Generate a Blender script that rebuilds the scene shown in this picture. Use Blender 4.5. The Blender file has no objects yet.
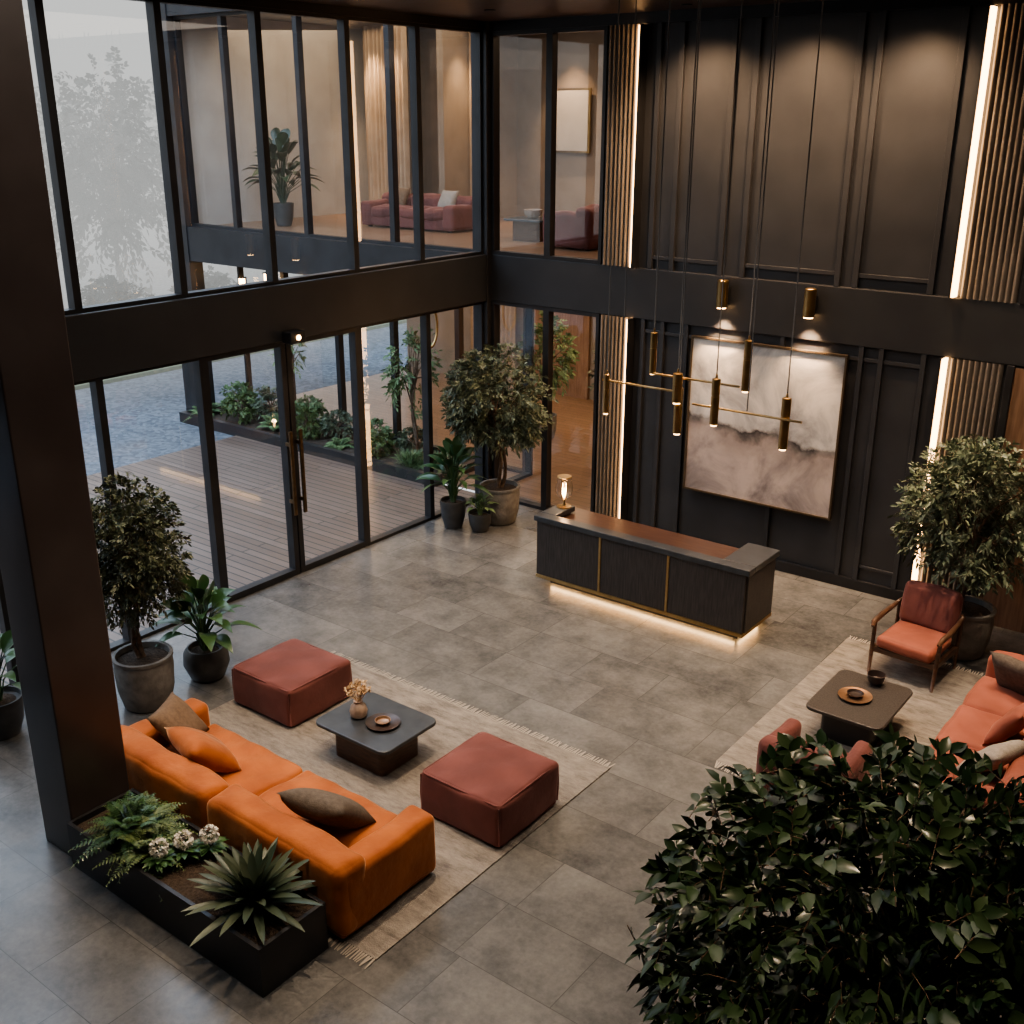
import bpy, bmesh, math, random
import numpy as np
from mathutils import Vector, Matrix
random.seed(7)
RNG=np.random.default_rng(11)
S=bpy.context.scene
COL=S.collection
# ------------------------------------------------------------------ materials
def newmat(name):
    m=bpy.data.materials.new(name); m.use_nodes=True
    nt=m.node_tree; b=nt.nodes['Principled BSDF']
    return m,nt,b
def N(nt,t,**kw):
    n=nt.nodes.new(t)
    for k,v in kw.items(): setattr(n,k,v)
    return n
def rgba(c): return (c[0],c[1],c[2],1)
def M(name,c1,c2=None,scale=6,rough=.5,metal=0,bump=0,bscale=None,sheen=0,island=False,stretch=None,detail=6,spec=.5,tint=None):
    m,nt,b=newmat(name)
    b.inputs['Roughness'].default_value=rough
    b.inputs['Metallic'].default_value=metal
    b.inputs['Specular IOR Level'].default_value=spec
    b.inputs['Base Color'].default_value=rgba(c1)
    if sheen:
        b.inputs['Sheen Weight'].default_value=sheen; b.inputs['Sheen Roughness'].default_value=.35
        b.inputs['Sheen Tint'].default_value=rgba(tint or [min(1,x*1.6+.15) for x in c1])
    tc=N(nt,'ShaderNodeTexCoord'); mp=N(nt,'ShaderNodeMapping'); nt.links.new(tc.outputs['Object'],mp.inputs[0])
    if stretch: mp.inputs['Scale'].default_value=stretch
    if c2 is not None:
        no=N(nt,'ShaderNodeTexNoise'); no.inputs['Scale'].default_value=scale; no.inputs['Detail'].default_value=detail
        nt.links.new(mp.outputs[0],no.inputs['Vector'])
        cr=N(nt,'ShaderNodeValToRGB'); cr.color_ramp.elements[0].position=.35; cr.color_ramp.elements[1].position=.65
        cr.color_ramp.elements[0].color=rgba(c1); cr.color_ramp.elements[1].color=rgba(c2)
        if island:
            g=N(nt,'ShaderNodeNewGeometry'); mx=N(nt,'ShaderNodeMath',operation='MULTIPLY_ADD')
            mx.inputs[1].default_value=.6; nt.links.new(g.outputs['Random Per Island'],mx.inputs[0])
            m2=N(nt,'ShaderNodeMath',operation='MULTIPLY'); m2.inputs[1].default_value=.4
            nt.links.new(no.outputs['Fac'],m2.inputs[0]); nt.links.new(m2.outputs[0],mx.inputs[2])
            nt.links.new(mx.outputs[0],cr.inputs[0])
            cr.color_ramp.elements[0].position=.2; cr.color_ramp.elements[1].position=.85
        else: nt.links.new(no.outputs['Fac'],cr.inputs[0])
        nt.links.new(cr.outputs[0],b.inputs['Base Color'])
    if bump:
        n2=N(nt,'ShaderNodeTexNoise'); n2.inputs['Scale'].default_value=bscale or scale*4; n2.inputs['Detail'].default_value=5
        nt.links.new(mp.outputs[0],n2.inputs['Vector'])
        bu=N(nt,'ShaderNodeBump'); bu.inputs['Strength'].default_value=bump; bu.inputs['Distance'].default_value=.02
        nt.links.new(n2.outputs['Fac'],bu.inputs['Height']); nt.links.new(bu.outputs[0],b.inputs['Normal'])
    return m
def emis(name,c,s):
    m,nt,b=newmat(name); b.inputs['Base Color'].default_value=rgba(c)
    b.inputs['Emission Color'].default_value=rgba(c); b.inputs['Emission Strength'].default_value=s
    return m
def glassmat(name,tint,base,edge):
    m=bpy.data.materials.new(name); m.use_nodes=True; nt=m.node_tree; nt.nodes.clear()
    o=N(nt,'ShaderNodeOutputMaterial'); mx=N(nt,'ShaderNodeMixShader'); tr=N(nt,'ShaderNodeBsdfTransparent'); gl=N(nt,'ShaderNodeBsdfGlossy')
    tr.inputs[0].default_value=rgba(tint); gl.inputs['Roughness'].default_value=.02; gl.inputs['Color'].default_value=(1,1,1,1)
    lw=N(nt,'ShaderNodeLayerWeight'); lw.inputs[0].default_value=.5
    pw=N(nt,'ShaderNodeMath',operation='POWER'); pw.inputs[1].default_value=3.5
    ma=N(nt,'ShaderNodeMath',operation='MULTIPLY_ADD'); ma.inputs[1].default_value=edge; ma.inputs[2].default_value=base
    nt.links.new(lw.outputs['Facing'],pw.inputs[0]); nt.links.new(pw.outputs[0],ma.inputs[0]); nt.links.new(ma.outputs[0],mx.inputs[0])
    nt.links.new(tr.outputs[0],mx.inputs[1]); nt.links.new(gl.outputs[0],mx.inputs[2]); nt.links.new(mx.outputs[0],o.inputs[0])
    return m
BLACK=M('black_metal',(.020,.020,.022),(.029,.029,.032),scale=3,rough=.38,metal=.2)
CHAR=M('charcoal_panel',(.031,.032,.036),(.041,.042,.047),scale=2,rough=.40,bump=.05,bscale=60)
CHARB=M('charcoal_beam',(.025,.026,.029),(.032,.033,.036),scale=2,rough=.42)
COLM=M('column_paint',(.042,.032,.030),(.058,.046,.043),scale=2,rough=.28)
BRASS=M('brass',(.50,.34,.16),(.42,.28,.13),scale=12,rough=.32,metal=1)
BRONZE=M('bronze',(.13,.092,.055),(.18,.125,.075),scale=12,rough=.38,metal=1)
GLASS=glassmat('window_glass',(.93,.95,.95),.11,.4)
GLASSW=glassmat('wing_glass',(.92,.94,.94),.03,.12)
LED=emis('led_warm',(1,.57,.26),7.5)
LEDD=emis('led_desk',(1,.62,.28),14)
BULB=emis('bulb_warm',(1,.58,.26),14)
BULBD=emis('bulb_dim',(1,.62,.30),5)
FLUTE=M('fluted_wood',(.115,.10,.088),(.17,.148,.13),scale=5,rough=.55,stretch=(6,6,.6))
DWOOD=M('dark_oak',(.034,.029,.028),(.060,.052,.048),scale=5,rough=.42,stretch=(12,12,1),bump=.15,bscale=18)
RWOOD=M('red_brown_wood',(.050,.026,.019),(.085,.046,.033),scale=4,rough=.28,stretch=(1,9,9))
WALNUT=M('walnut',(.055,.028,.018),(.10,.052,.032),scale=5,rough=.38,stretch=(2,2,10))
ORANGE=M('orange_velvet',(.27,.072,.016),(.39,.118,.030),scale=3.5,rough=.85,sheen=.9,bump=.7,bscale=6,tint=(1,.66,.40))
RUST=M('rust_velvet',(.120,.038,.033),(.172,.058,.050),scale=3,rough=.85,sheen=.6,bump=.5,bscale=6,tint=(.75,.46,.42))
CORAL=M('coral_velvet',(.23,.066,.042),(.31,.096,.064),scale=3,rough=.8,sheen=.5,bump=.35,bscale=7,tint=(1,.55,.42))
TAUPE=M('taupe_linen',(.085,.068,.055),(.12,.098,.08),scale=30,rough=.9,bump=.3,bscale=120)
BROWNF=M('brown_linen',(.12,.078,.05),(.165,.11,.072),scale=30,rough=.9,bump=.3,bscale=120)
GREYF=M('grey_linen',(.27,.235,.20),(.34,.30,.26),scale=30,rough=.9,bump=.3,bscale=120)
SLATE=M('slate_top',(.034,.038,.044),(.050,.055,.062),scale=8,rough=.3)
CONC=M('grey_concrete_pot',(.14,.13,.12),(.22,.208,.192),scale=9,rough=.8,bump=.4,bscale=30)
DPOT=M('dark_pot',(.045,.046,.048),(.07,.07,.072),scale=8,rough=.45)
SOIL=M('soil',(.03,.02,.013),(.06,.042,.03),scale=40,rough=1,bump=1,bscale=60)
BARK=M('bark',(.07,.045,.03),(.14,.095,.065),scale=20,rough=.9,bump=.6,bscale=30)
def leafm(n,a,b,r=.42): return M(n,a,b,scale=3,rough=r,island=True)
LF1=leafm('leaf_olive',(.040,.062,.038),(.155,.185,.12),.45)
LF7=leafm('leaf_bronze_olive',(.030,.044,.024),(.11,.125,.07),.45)
LF2=leafm('leaf_green',(.018,.055,.020),(.065,.13,.05),.30)
LF3=leafm('leaf_dark',(.011,.028,.013),(.045,.075,.034),.30)
LF4=leafm('leaf_fern',(.035,.070,.018),(.11,.15,.045),.5)
LF5=leafm('leaf_agave',(.030,.052,.036),(.085,.105,.065),.45)
LF6=leafm('leaf_garden',(.06,.115,.05),(.16,.23,.10),.6)
LAWN=M('lawn',(.05,.075,.035),(.085,.11,.055),scale=8,rough=1)
MIST=leafm('misty_leaf',(.035,.037,.030),(.075,.075,.06),1)
WHITE=M('white_petals',(.62,.60,.54),(.75,.72,.66),scale=20,rough=.7,island=True)
DRY=M('dried_flower',(.42,.28,.16),(.62,.45,.28),scale=20,rough=.9,island=True)
CERAM=M('ceramic_vase',(.30,.22,.17),(.42,.32,.25),scale=20,rough=.55)
DARKC=M('dark_ceramic',(.03,.022,.02),(.06,.04,.035),scale=10,rough=.3)
COPPER=M('copper_plate',(.38,.22,.13),(.48,.30,.19),scale=10,rough=.3,metal=.8)
BEIGE=M('beige_wall',(.23,.185,.145),(.28,.23,.185),scale=2,rough=.8)
PALE=M('pale_wall',(.42,.39,.36),(.48,.45,.42),scale=2,rough=.8)
CURT=M('curtain_cloth',(.36,.27,.19),(.44,.34,.25),scale=4,rough=.9)
CEIL=M('ceiling_wood',(.05,.032,.025),(.08,.053,.042),scale=3,rough=.4,stretch=(1,10,1))
WARMW=M('warm_wood_wall',(.17,.095,.06),(.26,.155,.10),scale=4,rough=.4,stretch=(8,8,.7))
def tilemat():
    m,nt,b=newmat('stone_tiles')
    g=N(nt,'ShaderNodeNewGeometry'); mp=N(nt,'ShaderNodeMapping'); mp.inputs['Location'].default_value=(.35,.2,0)
    nt.links.new(g.outputs['Position'],mp.inputs[0])
    br=N(nt,'ShaderNodeTexBrick'); br.inputs['Scale'].default_value=1; br.inputs['Brick Width'].default_value=1.3; br.inputs['Row Height'].default_value=.65
    br.inputs['Mortar Size'].default_value=.004; br.inputs['Mortar Smooth'].default_value=.5; br.inputs['Bias'].default_value=0
    br.inputs['Color1'].default_value=(.0,.0,.0,1); br.inputs['Color2'].default_value=(1,1,1,1); br.inputs['Mortar'].default_value=(.5,.5,.5,1)
    br.offset=.38; br.squash=.65; br.squash_frequency=3
    nt.links.new(mp.outputs[0],br.inputs['Vector'])
    sc=N(nt,'ShaderNodeVectorMath',operation='MULTIPLY_ADD'); sc.inputs[1].default_value=(7,3,5)
    nt.links.new(br.outputs['Color'],sc.inputs[0]); nt.links.new(mp.outputs[0],sc.inputs[2])
    n1=N(nt,'ShaderNodeTexNoise'); n1.inputs['Scale'].default_value=2.0; n1.inputs['Detail'].default_value=13; n1.inputs['Roughness'].default_value=.72
    n2=N(nt,'ShaderNodeTexNoise'); n2.inputs['Scale'].default_value=22; n2.inputs['Detail'].default_value=6; n2.inputs['Roughness'].default_value=.65
    nt.links.new(sc.outputs[0],n1.inputs['Vector']); nt.links.new(mp.outputs[0],n2.inputs['Vector'])
    a=N(nt,'ShaderNodeMath',operation='MULTIPLY'); a.inputs[1].default_value=.11; nt.links.new(br.outputs['Color'],a.inputs[0])
    c=N(nt,'ShaderNodeMath',operation='MULTIPLY_ADD'); c.inputs[1].default_value=.95; nt.links.new(n1.outputs['Fac'],c.inputs[0]); nt.links.new(a.outputs[0],c.inputs[2])
    d=N(nt,'ShaderNodeMath',operation='MULTIPLY_ADD'); d.inputs[1].default_value=.30; nt.links.new(n2.outputs['Fac'],d.inputs[0]); nt.links.new(c.outputs[0],d.inputs[2])
    cr=N(nt,'ShaderNodeValToRGB'); e=cr.color_ramp.elements
    e[0].position=.45; e[0].color=(.048,.049,.051,1); e[1].position=.92; e[1].color=(.185,.181,.175,1)
    nt.links.new(d.outputs[0],cr.inputs[0])
    mx=N(nt,'ShaderNodeMix',data_type='RGBA'); nt.links.new(br.outputs['Fac'],mx.inputs[0]); nt.links.new(cr.outputs[0],mx.inputs[6]); mx.inputs[7].default_value=(.060,.059,.058,1)
    nt.links.new(mx.outputs[2],b.inputs['Base Color'])
    b.inputs['Roughness'].default_value=.26
    bu=N(nt,'ShaderNodeBump'); bu.inputs['Strength'].default_value=.08; bu.inputs['Distance'].default_value=.01
    nt.links.new(n2.outputs['Fac'],bu.inputs['Height']); nt.links.new(bu.outputs[0],b.inputs['Normal'])
    b.inputs['Specular IOR Level'].default_value=.65
    return m
TILE=tilemat()
def plankmat(name,c1,c2,w,h,gap,rough,gapc=(.02,.018,.016,1)):
    m,nt,b=newmat(name)
    g=N(nt,'ShaderNodeNewGeometry')
    br=N(nt,'ShaderNodeTexBrick'); br.inputs['Scale'].default_value=1; br.inputs['Brick Width'].default_value=w; br.inputs['Row Height'].default_value=h
    br.inputs['Mortar Size'].default_value=gap; br.inputs['Color1'].default_value=rgba(c1); br.inputs['Color2'].default_value=rgba(c2); br.inputs['Mortar'].default_value=gapc
    br.offset=.37
    nt.links.new(g.outputs['Position'],br.inputs['Vector'])
    n1=N(nt,'ShaderNodeTexNoise'); n1.inputs['Scale'].default_value=3; n1.inputs['Detail'].default_value=6
    mp=N(nt,'ShaderNodeMapping'); mp.inputs['Scale'].default_value=(1,10,1); nt.links.new(g.outputs['Position'],mp.inputs[0]); nt.links.new(mp.outputs[0],n1.inputs['Vector'])
    mx=N(nt,'ShaderNodeMix',data_type='RGBA',blend_type='MULTIPLY'); mx.inputs[0].default_value=.6
    nt.links.new(br.outputs['Color'],mx.inputs[6]); 
    cr=N(nt,'ShaderNodeValToRGB'); cr.color_ramp.elements[0].color=(.45,.45,.45,1); cr.color_ramp.elements[1].color=(1.2,1.2,1.2,1)
    nt.links.new(n1.outputs['Fac'],cr.inputs[0]); nt.links.new(cr.outputs[0],mx.inputs[7])
    nt.links.new(mx.outputs[2],b.inputs['Base Color']); b.inputs['Roughness'].default_value=rough
    return m
DECK=plankmat('deck_planks',(.125,.085,.066),(.175,.125,.10),3.2,.14,.012,.42)
WFLOOR=plankmat('wood_floor',(.24,.145,.09),(.30,.19,.125),1.6,.16,.004,.3)
def gravelmat():
    m,nt,b=newmat('gravel')
    g=N(nt,'ShaderNodeNewGeometry'); v=N(nt,'ShaderNodeTexVoronoi'); v.inputs['Scale'].default_value=14
    nt.links.new(g.outputs['Position'],v.inputs['Vector'])
    sp=N(nt,'ShaderNodeSeparateColor'); nt.links.new(v.outputs['Color'],sp.inputs[0])
    n=N(nt,'ShaderNodeTexNoise'); n.inputs['Scale'].default_value=1.2; n.inputs['Detail'].default_value=6; nt.links.new(g.outputs['Position'],n.inputs['Vector'])
    ad=N(nt,'ShaderNodeMath',operation='MULTIPLY_ADD'); ad.inputs[1].default_value=.6; nt.links.new(sp.outputs[0],ad.inputs[0])
    h=N(nt,'ShaderNodeMath',operation='MULTIPLY'); h.inputs[1].default_value=.4; nt.links.new(n.outputs['Fac'],h.inputs[0]); nt.links.new(h.outputs[0],ad.inputs[2])
    cr=N(nt,'ShaderNodeValToRGB'); cr.color_ramp.elements[0].color=(.065,.073,.085,1); cr.color_ramp.elements[1].color=(.19,.205,.23,1)
    nt.links.new(ad.outputs[0],cr.inputs[0]); nt.links.new(cr.outputs[0],b.inputs['Base Color']); b.inputs['Roughness'].default_value=1
    b.inputs['Specular IOR Level'].default_value=.05
    return m
GRAVEL=gravelmat()
def rugmat(name,c1,c2,c3):
    m,nt,b=newmat(name)
    g=N(nt,'ShaderNodeNewGeometry')
    mp=N(nt,'ShaderNodeMapping'); mp.inputs['Scale'].default_value=(1.4,4.2,1); nt.links.new(g.outputs['Position'],mp.inputs[0])
    n1=N(nt,'ShaderNodeTexNoise'); n1.inputs['Scale'].default_value=2.2; n1.inputs['Detail'].default_value=12; n1.inputs['Roughness'].default_value=.8
    nt.links.new(mp.outputs[0],n1.inputs['Vector'])
    cr=N(nt,'ShaderNodeValToRGB'); e=cr.color_ramp.elements
    e[0].position=.38; e[0].color=rgba(c1); e[1].position=.62; e[1].color=rgba(c3); k=e.new(.49); k.color=rgba(c2)
    nt.links.new(n1.outputs['Fac'],cr.inputs[0]); nt.links.new(cr.outputs[0],b.inputs['Base Color']); b.inputs['Roughness'].default_value=.95
    n2=N(nt,'ShaderNodeTexNoise'); n2.inputs['Scale'].default_value=90; nt.links.new(g.outputs['Position'],n2.inputs['Vector'])
    bu=N(nt,'ShaderNodeBump'); bu.inputs['Strength'].default_value=.6; bu.inputs['Distance'].default_value=.01; nt.links.new(n2.outputs['Fac'],bu.inputs['Height']); nt.links.new(bu.outputs[0],b.inputs['Normal'])
    return m
RUGM=rugmat('distressed_rug',(.115,.10,.09),(.19,.17,.15),(.265,.24,.21))
FRING=M('rug_fringe',(.32,.29,.25),rough=.95)
def paintmat():
    m,nt,b=newmat('abstract_painting')
    tc=N(nt,'ShaderNodeTexCoord'); sp=N(nt,'ShaderNodeSeparateXYZ'); nt.links.new(tc.outputs['Object'],sp.inputs[0])
    n1=N(nt,'ShaderNodeTexNoise'); n1.inputs['Scale'].default_value=1.3; n1.inputs['Detail'].default_value=10; n1.inputs['Roughness'].default_value=.62; n1.inputs['Distortion'].default_value=.7
    nt.links.new(tc.outputs['Object'],n1.inputs['Vector'])
    cr=N(nt,'ShaderNodeValToRGB'); e=cr.color_ramp.elements
    e[0].position=.36; e[0].color=(.25,.245,.25,1); e[1].position=.64; e[1].color=(.66,.63,.60,1)
    k=e.new(.46); k.color=(.41,.40,.40,1); k=e.new(.54); k.color=(.56,.535,.51,1)
    nt.links.new(n1.outputs['Fac'],cr.inputs[0])
    n2=N(nt,'ShaderNodeTexNoise'); n2.inputs['Scale'].default_value=1.5; n2.inputs['Detail'].default_value=8; n2.inputs['Roughness'].default_value=.55
    mp=N(nt,'ShaderNodeMapping'); mp.inputs['Location'].default_value=(3.3,0,1.7); nt.links.new(tc.outputs['Object'],mp.inputs[0]); nt.links.new(mp.outputs[0],n2.inputs['Vector'])
    a=N(nt,'ShaderNodeMath',operation='MULTIPLY_ADD'); a.inputs[1].default_value=.9; nt.links.new(n2.outputs['Fac'],a.inputs[0]); nt.links.new(sp.outputs['Z'],a.inputs[2])
    a2=N(nt,'ShaderNodeMath',operation='MULTIPLY_ADD'); a2.inputs[1].default_value=.16; nt.links.new(sp.outputs['X'],a2.inputs[0]); nt.links.new(a.outputs[0],a2.inputs[2])
    sh=N(nt,'ShaderNodeMath',operation='ADD'); sh.inputs[1].default_value=.25; nt.links.new(a2.outputs[0],sh.inputs[0])
    r2=N(nt,'ShaderNodeValToRGB'); e=r2.color_ramp.elements
    e[0].position=.0; e[0].color=(.08,.08,.08,1); e[1].position=.76; e[1].color=(0,0,0,1)
    for pos,v in ((.25,.18),(.46,.40),(.54,.80),(.60,1.0),(.63,.60),(.67,.12)):
        q=e.new(pos); q.color=(v,v,v,1)
    nt.links.new(sh.outputs[0],r2.inputs[0])
    n3=N(nt,'ShaderNodeTexNoise'); n3.inputs['Scale'].default_value=2.2; n3.inputs['Detail'].default_value=8; nt.links.new(tc.outputs['Object'],n3.inputs['Vector'])
    mr=N(nt,'ShaderNodeMapRange'); mr.inputs[1].default_value=.38; mr.inputs[2].default_value=.58; mr.inputs[3].default_value=.5; mr.inputs[4].default_value=1.0; nt.links.new(n3.outputs['Fac'],mr.inputs[0])
    mu=N(nt,'ShaderNodeMath',operation='MULTIPLY'); nt.links.new(r2.outputs[0],mu.inputs[0]); nt.links.new(mr.outputs[0],mu.inputs[1])
    r3=N(nt,'ShaderNodeValToRGB'); e=r3.color_ramp.elements; e[0].position=.50; e[0].color=(.84,.72,.69,1); e[1].position=.62; e[1].color=(1,1,1,1)
    nt.links.new(sh.outputs[0],r3.inputs[0])
    m2=N(nt,'ShaderNodeMix',data_type='RGBA',blend_type='MULTIPLY'); m2.inputs[0].default_value=.9; nt.links.new(cr.outputs[0],m2.inputs[6]); nt.links.new(r3.outputs[0],m2.inputs[7])
    mx=N(nt,'ShaderNodeMix',data_type='RGBA'); nt.links.new(mu.outputs[0],mx.inputs[0]); nt.links.new(m2.outputs[2],mx.inputs[6]); mx.inputs[7].default_value=(.035,.029,.032,1)
    nt.links.new(mx.outputs[2],b.inputs['Base Color']); b.inputs['Roughness'].default_value=.7
    return m
PAINT=paintmat()
# ------------------------------------------------------------------ mesh helpers
def mk(name,V,F,mats,parent=None,smooth=False,fm=None,loc=None):
    me=bpy.data.meshes.new(name); me.from_pydata([tuple(map(float,v)) for v in V],[],[tuple(map(int,f)) for f in F])
    if not isinstance(mats,(list,tuple)): mats=[mats]
    for m in mats: me.materials.append(m)
    if fm is not None: me.polygons.foreach_set('material_index',list(fm))
    if smooth: me.polygons.foreach_set('use_smooth',[True]*len(me.polygons))
    me.update()
    o=bpy.data.objects.new(name,me); COL.objects.link(o)
    if parent is not None: o.parent=parent
    if loc is not None: o.location=loc
    return o
def boxes(name,L,mats,parent=None,bevel=0,loc=None):
    V=[];F=[];fm=[]
    for b in L:
        x0,x1,y0,y1,z0,z1=b[:6]; mi=b[6] if len(b)>6 else 0; k=len(V)
        V+=[(x0,y0,z0),(x1,y0,z0),(x1,y1,z0),(x0,y1,z0),(x0,y0,z1),(x1,y0,z1),(x1,y1,z1),(x0,y1,z1)]
        F+=[(k,k+3,k+2,k+1),(k+4,k+5,k+6,k+7),(k,k+1,k+5,k+4),(k+1,k+2,k+6,k+5),(k+2,k+3,k+7,k+6),(k+3,k,k+4,k+7)]; fm+=[mi]*6
    o=mk(name,V,F,mats,parent,fm=fm,loc=loc)
    if bevel:
        m=o.modifiers.new('bevel','BEVEL'); m.width=bevel; m.segments=2; m.limit_method='ANGLE'
    return o
def lathe(name,prof,mat,parent=None,seg=36,loc=None,smooth=True):
    V=[];F=[]
    for r,z in prof:
        for i in range(seg):
            a=2*math.pi*i/seg; V.append((r*math.cos(a),r*math.sin(a),z))
    n=len(prof)
    for j in range(n-1):
        for i in range(seg):
            i2=(i+1)%seg; F.append((j*seg+i,j*seg+i2,(j+1)*seg+i2,(j+1)*seg+i))
    F.append(tuple(range(seg))[::-1]); F.append(tuple((n-1)*seg+i for i in range(seg)))
    o=mk(name,V,F,mat,parent,smooth=smooth,loc=loc)
    if smooth:
        m=o.modifiers.new('edge','EDGE_SPLIT'); m.split_angle=math.radians(40)
    return o
def tubes(name,paths,mat,parent=None,seg=8,loc=None,closed=False):
    V=[];F=[]
    for pts,rad in paths:
        pts=[Vector(p) for p in pts]; n=len(pts)
        if not hasattr(rad,'__len__'): rad=[rad]*n
        k=len(V); ref=None
        for i,p in enumerate(pts):
            if closed: t=(pts[(i+1)%n]-pts[i-1])
            else: t=(pts[min(i+1,n-1)]-pts[max(i-1,0)])
            t.normalize()
            if ref is None:
                ref=Vector((0,0,1)) if abs(t.z)<.9 else Vector((1,0,0))
            a=t.cross(ref).normalized(); b=t.cross(a).normalized(); ref=a.cross(t).normalized()
            for s in range(seg):
                g=2*math.pi*s/seg; V.append(p+(a*math.cos(g)+b*math.sin(g))*rad[i])
        for i in range(n if closed else n-1):
            i2=(i+1)%n
            for s in range(seg):
                s2=(s+1)%seg; F.append((k+i*seg+s,k+i*seg+s2,k+i2*seg+s2,k+i2*seg+s))
        if not closed:
            F.append(tuple(k+s for s in range(seg))); F.append(tuple(k+(n-1)*seg+s for s in range(seg))[::-1])
    return mk(name,V,F,mat,parent,smooth=True,loc=loc)
def softbox(name,x0,x1,y0,y1,z0,z1,mat,parent=None,r=.05,puff=.02,n=15,wr=.004):
    c=np.array([(x0+x1)/2,(y0+y1)/2,(z0+z1)/2]); h=np.array([x1-x0,y1-y0,z1-z0])/2
    r=min(r,h.min()*.95)
    ax=[]
    for i in range(3):
        e=[-h[i],-h[i]+r*.12,-h[i]+r*.35,-h[i]+r*.65,-h[i]+r]
        mid=list(np.linspace(-h[i]+r,h[i]-r,n))[1:-1]
        ax.append(e+mid+[-q for q in e[::-1]])
    idx={};V=[];F=[]
    ph=x0*5+y0*3
    def vid(i,j,k):
        key=(i,j,k)
        if key not in idx:
            idx[key]=len(V); p=np.array([ax[0][i],ax[1][j],ax[2][k]])
            inner=np.clip(p,-(h-r),h-r); d=p-inner; L=np.linalg.norm(d)
            if L>0: q=inner+d/L*r
            else: q=p.copy()
            u=p/h
            for a in range(3):
                b1,b2=(a+1)%3,(a+2)%3
                w=(1-u[b1]**2)*(1-u[b2]**2)
                q[a]+=puff*w*u[a]*(1 if a==2 else .5)
            q+=wr*np.array([math.sin(9*p[1]+7*p[2]+ph),math.sin(8*p[0]+5*p[2]+ph),math.sin(7*p[0]+9*p[1]+ph)+.8*math.sin(17*p[0]-13*p[1]+2*ph)])
            V.append(q+c)
        return idx[key]
    nn=[len(a) for a in ax]
    for a in range(3):
        b1,b2=(a+1)%3,(a+2)%3
        for side in (0,nn[a]-1):
            for i in range(nn[b1]-1):
                for j in range(nn[b2]-1):
                    q=[]
                    for di,dj in ((0,0),(1,0),(1,1),(0,1)):
                        t=[0,0,0]; t[a]=side; t[b1]=i+di; t[b2]=j+dj; q.append(vid(*t))
                    F.append(tuple(q if side else q[::-1]))
    return mk(name,V,F,mat,parent,smooth=True)
def rloop(x0,x1,y0,y1,z,r,k=4):
    P=[]
    for cx,cy,a0 in ((x1-r,y1-r,0),(x0+r,y1-r,90),(x0+r,y0+r,180),(x1-r,y0+r,270)):
        for i in range(k+1):
            a=math.radians(a0+90*i/k); P.append((cx+r*math.cos(a),cy+r*math.sin(a),z))
    return P
def rslab(name,x0,x1,y0,y1,z0,z1,r,mat,parent=None,bevel=.008):
    P=rloop(x0,x1,y0,y1,0,r,6); n=len(P)
    V=[(p[0],p[1],z0) for p in P]+[(p[0],p[1],z1) for p in P]
    F=[tuple(range(n))[::-1],tuple(range(n,2*n))]+[(i,(i+1)%n,n+(i+1)%n,n+i) for i in range(n)]
    o=mk(name,V,F,mat,parent)
    if bevel:
        m=o.modifiers.new('bevel','BEVEL'); m.width=bevel; m.segments=2; m.limit_method='ANGLE'; m.angle_limit=math.radians(50)
    return o
def thing(name,label,cat,loc=(0,0,0),rot=0,group=None):
    e=bpy.data.objects.new(name,None); e.empty_display_size=.2; COL.objects.link(e)
    e.location=loc; e.rotation_euler=(0,0,rot); e['label']=label; e['category']=cat
    if group: e['group']=group
    return e
def tag(o,label,cat,group=None):
    o['label']=label; o['category']=cat
    if group: o['group']=group
    return o
def struct(o): o['kind']='structure'; return o
def leaves(name,P,D,Nn,L,W,mat,parent=None,seg=3,droop=.2,shape=0,fold=.15,loc=None):
    P=np.asarray(P,float);D=np.asarray(D,float);Nn=np.asarray(Nn,float);n=len(P)
    L=np.broadcast_to(np.asarray(L,float),(n,));W=np.broadcast_to(np.asarray(W,float),(n,))
    D=D/np.linalg.norm(D,axis=1,keepdims=True)
    A=np.cross(D,Nn); l=np.linalg.norm(A,axis=1,keepdims=True); l[l<1e-6]=1; A=A/l
    Up=np.cross(A,D)
    t=np.linspace(0,1,seg+1)
    if shape==0: w=np.sin(np.pi*np.clip(t,0,1)**.8)
    else: w=(1-t)**.6*(.55+.9*t)
    w=np.maximum(w,.03)
    V=np.zeros((n,seg+1,3,3))
    for i,tt in enumerate(t):
        mid=P+D*(L*tt)[:,None]; mid[:,2]-=droop*L*tt**2
        V[:,i,1]=mid
        off=A*(W*w[i]/2)[:,None]; up=Up*(W*w[i]*fold)[:,None]
        V[:,i,0]=mid-off+up; V[:,i,2]=mid+off+up
    V=V.reshape(-1,3); base=np.arange(n)*(seg+1)*3
    fs=[]
    for i in range(seg):
        for j in range(2):
            a=i*3+j; fs.append([a,a+1,a+4,a+3])
    F=(base[:,None,None]+np.array(fs)[None]).reshape(-1,4)
    return mk(name,V,F,mat,parent,smooth=True,loc=loc)
def rv(n,rng=RNG):
    v=rng.normal(size=(n,3)); return v/np.linalg.norm(v,axis=1,keepdims=True)
def pot(e,r,h,mat,style=0):
    if style==0: pr=[(r*.72,0),(r*.80,.02),(r*.95,h*.35),(r,h*.75),(r*.97,h*.93),(r*1.02,h*.95),(r*1.02,h),(r*.9,h),(r*.88,h-.06)]
    elif style==1: pr=[(r*.6,0),(r*.68,.01),(r*.9,h*.4),(r,h*.95),(r,h),(r*.92,h),(r*.9,h-.05)]
    else: pr=[(r*.55,0),(r*.75,.03),(r,h*.5),(r*.95,h*.85),(r*.8,h),(r*.72,h),(r*.7,h-.05)]
    lathe('pot',pr,mat,e)
    lathe('soil',[(r*.70,h-.09),(r*.86 if style<2 else r*.68,h-.055),(r*.4,h-.04),(.001,h-.035)],SOIL,e,seg=24)
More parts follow.
